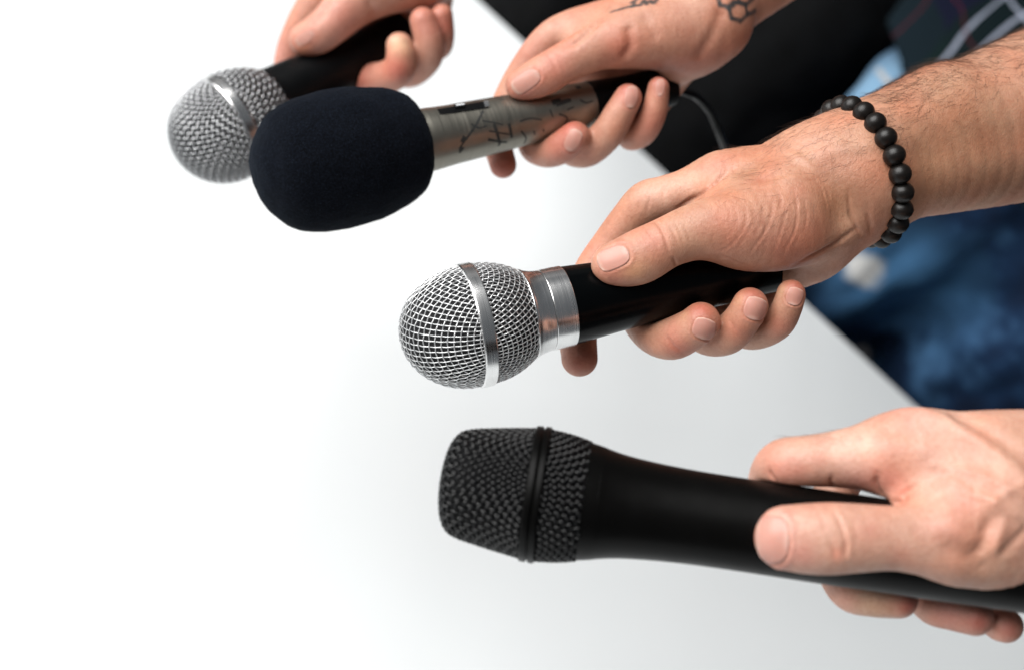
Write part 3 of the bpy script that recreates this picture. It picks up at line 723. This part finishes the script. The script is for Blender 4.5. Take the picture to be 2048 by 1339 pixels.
# ---- hand 4: the big blurred hand at lower right
def hand4(person):
    H = Hand(.510, (1.12, 1.20, 1.34))
    H.ch([(2010, 1000, 2, 150), (2110, 1000, 0, 160), (2250, 985, -10, 165), (2450, 965, -40, 175)], 8, zs=.62)
    # index and middle metacarpals over the top
    H.ch([(1800, 908, 0, 76), (1870, 906, 3, 82), (1960, 918, 6, 92), (2060, 935, 6, 106)], 14)
    H.ch([(1822, 868, -22, 46), (1900, 876, -18, 50), (2000, 884, -14, 58), (2120, 890, -12, 66)], 9)
    H.ch([(1880, 900, -34, 50), (2000, 910, -30, 66), (2120, 930, -20, 80)], 12)
    # thumb
    H.ch([(2070, 1050, 6, 110), (1990, 1062, 14, 102), (1900, 1076, 20, 84), (1840, 1078, 22, 70), (1782, 1075, 23, 65), (1716, 1075, 23.5, 69), (1660, 1076, 23.5, 72.5), (1615, 1076, 23, 70.5), (1574, 1074, 22, 65)], 14, 5, zs=.78)
    H.ch([(2080, 1092, 6, 82), (2000, 1094, 12, 78), (1930, 1084, 16, 68)], 12)
    # web
    H.ch([(1985, 1000, 14, 90), (1900, 1000, 13, 64), (1840, 1000, 12, 40), (1806, 1003, 10, 26)], 12, 6)
    # index
    H.ch([(1830, 905, 0, 76), (1770, 910, 0, 74), (1712, 914, 0, 63), (1660, 918, 0, 55), (1610, 922, 0, 52), (1568, 927, -3, 51), (1545, 950, -12, 46), (1538, 1000, -21, 44), (1540, 1050, -24, 42), (1556, 1095, -20, 40)], 10, 2)
    # middle, ring, little
    H.ch([(1830, 870, -26, 46), (1740, 905, -38, 46), (1680, 960, -46, 44), (1660, 1050, -42, 43), (1674, 1130, -30, 42), (1700, 1178, -18, 42), (1745, 1191, -12, 41), (1798, 1197, -9, 38)], 8, 1.2)
    H.ch([(1900, 890, -38, 48), (1850, 960, -50, 46), (1830, 1060, -46, 43), (1838, 1150, -32, 41), (1862, 1204, -19, 40), (1905, 1219, -13, 40), (1950, 1232, -9, 38)], 8, 1.2)
    H.ch([(2010, 930, -38, 48), (1980, 1010, -48, 42), (1965, 1100, -42, 38), (1972, 1190, -28, 36), (1995, 1240, -17, 35), (2012, 1250, -11, 34)], 8, 1.2)
    H.f.sub.append(mic4.sdf(H4))
    H.make(.00078)
    st, bl = H.stroke, H.blob
    # tendons and hollows on the back of the hand
    st([(1850, 826), (1900, 842), (1960, 880), (2020, 920), (2060, 960)], 20, 1.6)
    st([(1920, 835), (1980, 868), (2030, 910), (2060, 935)], 22, -1.6)
    st([(1780, 860), (1860, 872), (1930, 890)], 22, -.9)
    bl(1806, 824, 30, BASE, 0, 1.2); bl(1900, 1055, 34, RED, .30, 1.4); bl(1975, 1050, 24, BASE, 0, -.8); st([(1990, 1035), (1975, 1065), (1960, 1095)], 14, -1.1); st([(1990, 1010), (2000, 1050), (1990, 1090)], 14, 1.2)
    st([(2010, 1100), (2030, 1080), (2050, 1060)], 10, -.8); st([(1945, 1110), (1975, 1090)], 12, -.6)
    st([(1900, 1095), (1930, 1110), (1960, 1130)], 20, -1.0)
    for vn in ([(1905, 960), (1940, 985), (1985, 1000), (2030, 1030)], [(1870, 930), (1925, 940), (1975, 955), (2045, 990)], [(1985, 1000), (2010, 985), (2044, 968)]): st(vn, 9, .55)
    for x, y, r_ in ((1856, 925, 26), (1940, 900, 30), (1760, 880, 22), (1640, 905, 24), (1600, 940, 20), (1860, 1050, 26), (1930, 1010, 24), (1985, 1080, 26), (1740, 1060, 22), (1800, 1110, 26), (1620, 1120, 24)): bl(x, y, r_, RED, rng.uniform(.14, .30))
    # web folds
    st([(1757, 948), (1752, 965), (1760, 985), (1775, 998)], 6, -1.3); st([(1800, 996), (1815, 980), (1830, 974)], 6, -1.2); st([(1783, 1003), (1800, 1003), (1822, 992)], 5, -1.0)
    st([(1664, 950), (1662, 964), (1668, 976)], 4, -1.0); st([(1538, 938), (1542, 950), (1552, 962)], 4, -1.1)
    # thumb joint
    st([(1668, 1022), (1682, 1050), (1692, 1085), (1694, 1110)], 4, -.55); st([(1676, 1018), (1692, 1050), (1700, 1085), (1698, 1115)], 4, .3)
    st([(1660, 1080), (1668, 1100), (1672, 1118)], 5, -.5); st([(1690, 1090), (1690, 1110)], 4, -.4); st([(1702, 1030), (1712, 1060), (1716, 1090)], 4, -.2)
    st([(1640, 1030), (1650, 1060)], 4, -.15)
    for i in range(14):
        x = rng.uniform(1790, 1960); y = rng.uniform(1000, 1140); st([(x, y), (x + rng.uniform(10, 30), y - rng.uniform(8, 26))], 3, -rng.uniform(.08, .22))
    # colour
    bl(1674, 1108, 14, np.array([.56, .20, .12]), .55); bl(1600, 1105, 22, PINK, .5); bl(1545, 1075, 80, PINK, .35); bl(1811, 985, 12, np.array([.66, .2, .12]), .6); bl(1720, 965, 40, PINK, .6); bl(1700, 905, 60, np.array([.72, .5, .38]), .4)
    bl(1560, 940, 40, PINK, .5); bl(1780, 960, 30, PINK, .5); bl(1810, 830, 50, PINK, .5); bl(1740, 1205, 44, np.array([.62, .44, .27]), .65); bl(1690, 1195, 26, np.array([.68, .33, .22]), .6); bl(1820, 1210, 26, RED, .9)
    bl(1900, 1225, 40, PINK, .7); bl(1960, 1240, 30, RED, .95); bl(2020, 1255, 34, RED, .8); bl(2040, 880, 60, TAN_AND_SHADE, .35); bl(1970, 1120, 70, TAN_AND_SHADE, .4); bl(1640, 920, 12, RED, .2); bl(1748, 940, 5, RED, .4); bl(1720, 878, 5, RED, .4)
    H.nail(1546, 1078, -1, -.01, 96, 66, .1)
    H.finish(person, None)
    H.hair(person, 40, lambda px, py: ((px > 1570) & (px < 1690) & (py < 880)) * 1.0, .008, (-.9, .25), .000035, 'finger_hair', .5)
    return H

# ---- hand 2: with the foam covered microphone
def hand2(person):
    H = Hand(.700, (1.05, 1.0, 1.04))
    H.ch([(1340, 40, -6, 84), (1400, 10, -10, 96), (1465, -45, -18, 105), (1600, -150, -40, 120), (1760, -270, -75, 132), (1900, -370, -110, 140)], 6, zs=.8)
    H.ch([(1230, 58, -8, 50), (1290, 40, -8, 66), (1370, 10, -10, 80)], 14)
    H.ch([(1280, 90, -22, 46), (1340, 60, -20, 64), (1400, 20, -16, 80)], 12)
    H.ch([(1360, 124, -12, 44), (1392, 100, -8, 48), (1420, 60, -6, 56)], 8)
    H.ch([(1420, 40, 0, 84), (1345, 58, 6, 68), (1262, 74, 12, 56), (1195, 94, 15, 47), (1135, 122, 17.5, 40), (1092, 148, 17, 41), (1062, 162, 16.5, 37), (1042, 170, 16, 32)], 9, 3.5, zs=.88)
    H.ch([(1390, 90, -2, 50), (1320, 84, 6, 50), (1250, 84, 10, 42)], 9)
    H.ch([(1270, 55, 2, 50), (1200, 70, 0, 40), (1160, 85, -2, 32)], 10, 8)
    H.ch([(1250, 48, -8, 46), (1180, 52, -9, 43), (1125, 66, -10, 38), (1096, 86, -12, 37), (1068, 118, -16, 35), (1034, 170, -22, 33), (1006, 230, -24, 31), (996, 285, -16, 29), (1006, 330, -8, 27)], 9, 2)
    H.ch([(1270, 90, -26, 42), (1190, 160, -32, 38), (1110, 240, -30, 36), (1070, 285, -20, 34), (1090, 302, -6, 33), (1120, 296, 6, 33), (1150, 274, 11.5, 31)], 8, 1.2)
    H.ch([(1310, 110, -28, 40), (1250, 180, -30, 37), (1170, 270, -28, 35), (1145, 296, -14, 34), (1175, 300, -2, 34), (1214, 268, 7, 33), (1238, 228, 11, 31), (1256, 196, 12, 28)], 8, 1.2)
    H.ch([(1360, 130, -26, 38), (1320, 190, -26, 33), (1270, 250, -22, 31), (1262, 272, -10, 29), (1286, 262, 0, 29), (1308, 224, 7, 26), (1317, 176, 10, 22)], 8, 1.2)
    H.f.sub.append(mic2.sdf([(330, 62)] + H2))
    H.make(.0010)
    st, bl = H.stroke, H.blob
    st([(1258, 62), (1262, 90), (1250, 112)], 10, -1.4); st([(1200, 40), (1160, 80), (1130, 96)], 7, -1.2); st([(1290, 40), (1310, 70)], 12, -.8)
    st([(1096, 108), (1110, 130), (1118, 152)], 4, -.4); st([(1108, 104), (1122, 126), (1130, 146)], 4, -.3); st([(1440, 30), (1425, 70), (1400, 110)], 12, -1.0)
    bl(1045, 192, 34, RED, .6); bl(1110, 130, 40, PINK, .6); bl(1140, 250, 32, RED, .9); bl(1115, 300, 44, RED, .65); bl(1255, 178, 28, RED, .9); bl(1320, 160, 24, RED, .9); bl(1000, 335, 50, RED, .8); bl(1240, 90, 40, RED, .35)
    bl(1400, 120, 60, RED, .35); bl(1480, 20, 80, TAN_AND_SHADE, .3); bl(1060, 100, 50, PINK, .5); bl(1300, 250, 40, PINK, .4)
    # tattoos: lettering on the back of the hand, a chain of hexagons on the forearm
    H.ink([(1223, 24), (1240, 19), (1258, 14), (1278, 11)], 2.6); H.ink([(1264, 14), (1270, 3), (1262, 6), (1276, -2)], 2.4); H.ink([(1282, 10), (1288, 1), (1292, 9), (1300, 2), (1306, 7), (1314, -1)], 2.6)
    def hexa(cx, cy, r, a0, miss=()):
        pt = [(cx + r * math.cos(a0 + i * math.pi / 3), cy + r * math.sin(a0 + i * math.pi / 3)) for i in range(7)]
        for i in range(6):
            if i not in miss: H.ink([pt[i], ((pt[i][0] + pt[i + 1][0]) / 2, (pt[i][1] + pt[i + 1][1]) / 2), pt[i + 1]], 2.8)
    hexa(1477, 24, 19, .3); hexa(1452, -2, 17, .3, (5,)); hexa(1490, -8, 17, .3); H.ink([(1494, 28), (1502, 27), (1511, 22)], 3)
    H.nail(1052, 163, -.82, .55, 36, 62, .12); H.nail(1146, 281, .45, -.9, 30, 46, .1); H.nail(1262, 195, .15, -1, 26, 44, .1); H.nail(1320, 176, .05, -1, 18, 34, .1)
    H.finish(person, None)
    return H

# ---- hand 1: the far hand at the top edge
def hand1(person):
    H = Hand(.790, (1.12, 1.08, 1.18))
    H.ch([(820, -70, -4, 76), (900, -120, -10, 92), (990, -190, -24, 104), (1120, -290, -50, 120), (1260, -400, -90, 130)], 8, zs=.8)
    H.ch([(665, -20, -10, 44), (730, -50, -8, 56), (820, -90, -8, 72)], 12)
    H.ch([(720, -20, -24, 44), (790, -60, -20, 60), (860, -100, -14, 74)], 12)
    H.ch([(870, -70, 0, 74), (800, -42, 6, 58), (742, -16, 10, 50), (698, 14, 12, 47), (662, 48, 14, 42), (634, 70, 14, 39), (612, 80, 13.5, 34)], 8, 3.5, zs=.9)
    H.ch([(850, -30, 2, 44), (790, -24, 8, 42), (740, -10, 9, 36)], 8)
    H.ch([(700, -30, -8, 44), (650, -10, -8, 40), (622, 24, -10, 36), (602, 60, -14, 34), (584, 104, -20, 32), (578, 150, -26, 31), (590, 200, -24, 30), (620, 222, -14, 28)], 8, 2)
    H.ch([(760, -20, -26, 40), (720, 60, -34, 36), (700, 120, -30, 34), (720, 152, -14, 33), (760, 158, 0, 33), (796, 142, 11, 33), (802, 112, 15, 30), (799, 92, 16, 27)], 7, 1.2)
    H.ch([(820, -40, -26, 40), (800, 30, -34, 36), (790, 110, -26, 34), (815, 142, -10, 34), (850, 118, 3, 33), (858, 84, 10, 31), (846, 42, 13, 27)], 7, 1.2)
    H.ch([(880, -50, -22, 36), (870, 20, -26, 32), (860, 80, -18, 30), (876, 92, -6, 28), (884, 70, 3, 25), (884, 30, 8, 22)], 6, 1.2)
    H.f.sub.append(mic1.sdf(H1))
    H.make(.0012)
    st, bl = H.stroke, H.blob
    st([(660, -10), (648, 24), (632, 44)], 6, -1.2)
    st([(740, 10), (748, 24), (752, 34)], 10, -1.0)
    bl(610, 95, 30, RED, .5); bl(605, 92, 14, np.array([.72, .34, .14]), .4); bl(800, 90, 24, np.array([.68, .48, .27]), .75); bl(796, 140, 30, RED, .7); bl(720, 170, 60, RED, .6); bl(845, 40, 40, RED, .5); bl(890, 50, 30, RED, .6); bl(560, 110, 40, PINK, .6); bl(680, 40, 50, PINK, .5)
    H.nail(610, 76, -.8, .6, 22, 40, .12)
    H.finish(person, None)
    return H

def person_empty(x, y, label):
    return empty('person', (x, y, 0), label, 'person', PG)
p1 = person_empty(-.42, 1.55, 'bare hand reaching in at the top to grip the half hidden silver ball microphone')
p2 = person_empty(-.10, 1.50, 'person in black clothes with tattooed wrist, holding the foam covered microphone')
p3 = person_empty(.26, 1.46, 'person in plaid shirt and ripped blue jeans with a hairy forearm and bead bracelet')
p4 = person_empty(.66, 1.50, 'hand at the lower right pressing its thumb on the large black microphone')
h3 = hand3(p3); pass
h4 = hand4(p4); pass
h2 = hand2(p2); pass
h1 = hand1(p1); pass

# ---- bead bracelet
def bracelet():
    d = .624; c = P(1718, 345, d); r = empty('bead_bracelet', tuple(toW(c)), 'dark wooden bead bracelet round the hairy wrist', 'bracelet')
    k = d / F; A = np.array([42 * k, -130 * k, -.002]); B = np.array([42 * k, -2 * k, .029]); n = 23
    v, f = [], []
    import bmesh
    bm = bmesh.new(); bmesh.ops.create_uvsphere(bm, u_segments=20, v_segments=14, radius=1)
    bm.verts.index_update(); sv = np.array([tuple(x.co) for x in bm.verts]); sf = [[y.index for y in x.verts] for x in bm.faces]; bm.free()
    me = mesh('bead', sv * [.0049, .0049, .0045], sf, BEAD)
    loop = []
    for i in range(n):
        a = 2 * math.pi * (i + .3) / n; p = A * math.cos(a) + B * math.sin(a); loop.append(p)
        o = add('bead', me, r); o.location = Vector(M3 @ p)
        t = -A * math.sin(a) + B * math.cos(a)
        o.rotation_euler = Vector(M3 @ t).to_track_quat('Z', 'Y').to_euler()
    q = np.array(loop + loop[:1]) @ M3.T; v, f = tubes([q], .0009, None, 6); add('cord', mesh('cord', v, f, RUBBER), r)
bracelet()

# ------------------------------------------------------------------ clothes (world space)
def plaid():
    m, N, L, b = mat('plaid_flannel', (.01, .012, .02), .9, 0, .2)
    sx = N.new('ShaderNodeSeparateXYZ'); co = objco(N)
    w = nd(N, 'ShaderNodeTexNoise', i_Scale=9.0, i_Detail=2.0); L.new(co, w.inputs['Vector'])
    ad = nd(N, 'ShaderNodeMix', data_type='VECTOR'); ad.inputs[0].default_value = .035
    L.new(co, ad.inputs[4]); L.new(w.outputs['Color'], ad.inputs[5]); L.new(ad.outputs[1], sx.inputs[0])
    def stripes(src, period, off, width):
        t = math_(N, L, 'ADD', src, off); t = math_(N, L, 'DIVIDE', t, period); t = math_(N, L, 'FRACT', t)
        t = math_(N, L, 'SUBTRACT', t, .5); t = math_(N, L, 'ABSOLUTE', t); return math_(N, L, 'LESS_THAN', t, width)
    x, z = sx.outputs[0], sx.outputs[2]
    c = mix(N, L, math_(N, L, 'MULTIPLY', stripes(x, .15, .02, .22), .8), (.004, .006, .022), (.002, .011, .010))
    c = mix(N, L, math_(N, L, 'MULTIPLY', stripes(z, .15, .05, .22), .6), c, (.003, .014, .013))
    for src, o in ((x, -.117), (z, .095)):
        for q in (-.009, .009):
            c = mix(N, L, math_(N, L, 'MULTIPLY', stripes(src, .15, o + q, .009), .65), c, (.55, .60, .75))
        c = mix(N, L, math_(N, L, 'MULTIPLY', stripes(src, .15, o + .055, .006), .6), c, (.12, .015, .025))
    L.new(c, b.inputs['Base Color']); bump(N, L, b, noise(N, L, 1500, 2, .5, co), .3, .0006); return m
PLAID = plaid()
def denim():
    m, N, L, b = mat('washed_denim', (.05, .1, .2), .85, 0, .25)
    co = objco(N); n = noise(N, L, 16, 5, .6, co)
    c = ramp(N, L, n, [(.34, (.003, .009, .028)), (.52, (.006, .026, .072)), (.70, (.045, .12, .24))])
    for ctr, rad_, colr, am in ((DENIM_LIT_HIP, .075, (.26, .45, .64), .8), (DENIM_LIT_THIGH, .105, (.085, .24, .46), .8)):  # light on hip and thigh front painted into the denim colour
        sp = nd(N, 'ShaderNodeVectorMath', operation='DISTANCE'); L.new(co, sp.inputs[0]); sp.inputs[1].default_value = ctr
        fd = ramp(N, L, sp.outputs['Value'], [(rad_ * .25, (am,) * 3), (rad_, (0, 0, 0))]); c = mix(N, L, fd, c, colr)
    # worn white hole on the thigh
    sp = nd(N, 'ShaderNodeVectorMath', operation='DISTANCE'); L.new(co, sp.inputs[0]); sp.inputs[1].default_value = DENIM_HOLE
    f = ramp(N, L, math_(N, L, 'ADD', sp.outputs['Value'], math_(N, L, 'MULTIPLY', noise(N, L, 60, 3, .6, co), .02)), [(.024, (1, 1, 1)), (.034, (0, 0, 0))])
    c = mix(N, L, f, c, (.80, .80, .78))
    L.new(c, b.inputs['Base Color'])
    tw = nd(N, 'ShaderNodeTexWave', i_Scale=420.0, i_Distortion=.4); mp = nd(N, 'ShaderNodeMapping'); mp.inputs['Rotation'].default_value = (0, .6, 0); L.new(co, mp.inputs[0]); L.new(mp.outputs[0], tw.inputs['Vector'])
    bump(N, L, b, tw.outputs['Fac'], .25, .0006); return m
def garment(name, person, chains, material, h=.0085, fold=.010, fs=9, hem=None):
    F_ = Field()
    if hem: F_.sub.append(lambda p: p[:, 2] - hem)
    for pts, k, ysc in chains:
        c = Chain(np.array(pts, float), k, None, 1.0, 4); F_.ch.append(c)
    v, q, n = F_.extract(h)
    d = np.array([mnoise.fractal(Vector((x[0] * fs, x[1] * fs, x[2] * fs * .55)), 1.0, 2.0, 3) for x in v]); v = v + n * (d * fold)[:, None]
    return add(name, mesh(name, v - np.array(person.location), q, material), person)
def legs(cx, y, w=.085, r=.09, top=1.0):
    out = []
    for s in (-1, 1):
        out.append(([(cx + s * w * .9, y, top, r * 1.1), (cx + s * w, y - .01, .82, r * 1.1), (cx + s * w * 1.15, y - .005, .62, r * .95), (cx + s * w * 1.2, y, .45, r * .75), (cx + s * w * 1.2, y + .01, .10, r * .66)], .05, 1))
    return out
def torso(cx, y, z0, sh, r=.105):
    return [([(cx - .085, y, z0, r * 1.12), (cx - .09, y, z0 + .22, r), (cx - .11, y, 1.36, r * 1.05)], .06, 1), ([(cx + .085, y, z0, r * 1.12), (cx + .09, y, z0 + .22, r), (cx + .11, y, 1.36, r * 1.05)], .06, 1), ([(cx, y, z0, r), (cx, y, 1.38, r)], .08, 1)]
def sleeve(a, b_, c, r0_, r1):
    return [([(*a, r0_), (*b_, r1), (*c, r1 * 1.15)], .05, 1)]
def W_(px, py, d): return tuple(toW(P(px, py, d)))
# camera-left person: only the arm shows
garment('shirt', p1, torso(-.46, 1.60, 1.0, 0) + sleeve(W_(1225, -375, .865), (-.52, 1.35, 1.20), (-.60, 1.58, 1.33), .048, .06), BLACKC, .012)
garment('trousers', p1, legs(-.46, 1.60), BLACKC, .012)
# the person in black
garment('shirt', p2, torso(-.11, 1.56, .98, 0, .11) + sleeve(W_(1850, -335, .80), (-.12, 1.22, 1.26), (-.24, 1.42, 1.34), .05, .062), BLACKC, .010, .012)
garment('trousers', p2, legs(-.10, 1.53, .10, .11), BLACKC, .010, .012)
# plaid shirt and jeans
garment('shirt', p3, torso(.29, 1.40, .925, 0, .134) + sleeve(W_(2330, 140, .70), (.36, 1.05, 1.18), (.44, 1.36, 1.33), .052, .064), PLAID, .0085, .012, hem=.915)
JEANS = garment('jeans', p3, legs(.305, 1.385, .10, .108, .90), BLACKC, .0080, .018, 11)
JB = BVHTree.FromPolygons([tuple(v.co) for v in JEANS.data.vertices], [tuple(p.vertices) for p in JEANS.data.polygons])
def on_jeans(px, py):
    h_ = JB.ray_cast(Vector(CAM - np.array(p3.location)), Vector(M3 @ camray(px, py)))
    return None if h_[0] is None else np.array(h_[0])
DENIM_HOLE = tuple(on_jeans(1728, 540)); DENIM_LIT_HIP = tuple(on_jeans(1740, 175)); DENIM_LIT_THIGH = tuple(on_jeans(1790, 560))
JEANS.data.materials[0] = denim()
sm = [x for x in (on_jeans(*p) for p in ((1728, 108), (1742, 124), (1758, 142), (1772, 160), (1788, 178), (1800, 196))) if x is not None]
if len(sm) > 2:
    v, f = tubes([catmull(np.array(sm), 4)], .0035, None, 8); add('pocket_seam', mesh('pocket_seam', v, f, cloth('seam_cotton', (.40, .42, .44), (.55, .55, .55))), p3)
# lower right person: dark olive trousers just show
garment('shirt', p4, torso(.70, 1.50, .98, 0, .11) + sleeve(W_(2400, 970, .56), (.62, 1.02, 1.12), (.72, 1.42, 1.32), .052, .064), BLACKC, .012)
garment('trousers', p4, legs(.62, 1.42, .10, .10), OLIVE, .010, .012)

# ------------------------------------------------------------------ table, floor, wall
EY = 1.152
tb = empty('table', (0, 0, 0), 'white tabletop filling the left and bottom of the picture under the microphones', 'table')
v, f = box(-1.9, 1.5, -.9, EY, .722, .75, .003); add('tabletop', mesh('tabletop', v, f, TABLE, False), tb)
for x in (-1.8, 1.4):
    for y in (-.8, EY - .12):
        v, f = box(x - .03, x + .03, y - .03, y + .03, 0, .7215, .003); add('leg', mesh('leg', v, f, TABLE, False), tb)
v = [(-6, -5, 0), (6, -5, 0), (6, 6, 0), (-6, 6, 0)]; o = add('floor', mesh('floor', v, [[0, 1, 2, 3]], FLOOR, False), None, 'structure')
v, f = box(-6, 6, 3.2, 3.3, 0.004, 3.2); o = add('wall', mesh('wall', v, f, FLOOR, False), None, 'structure')
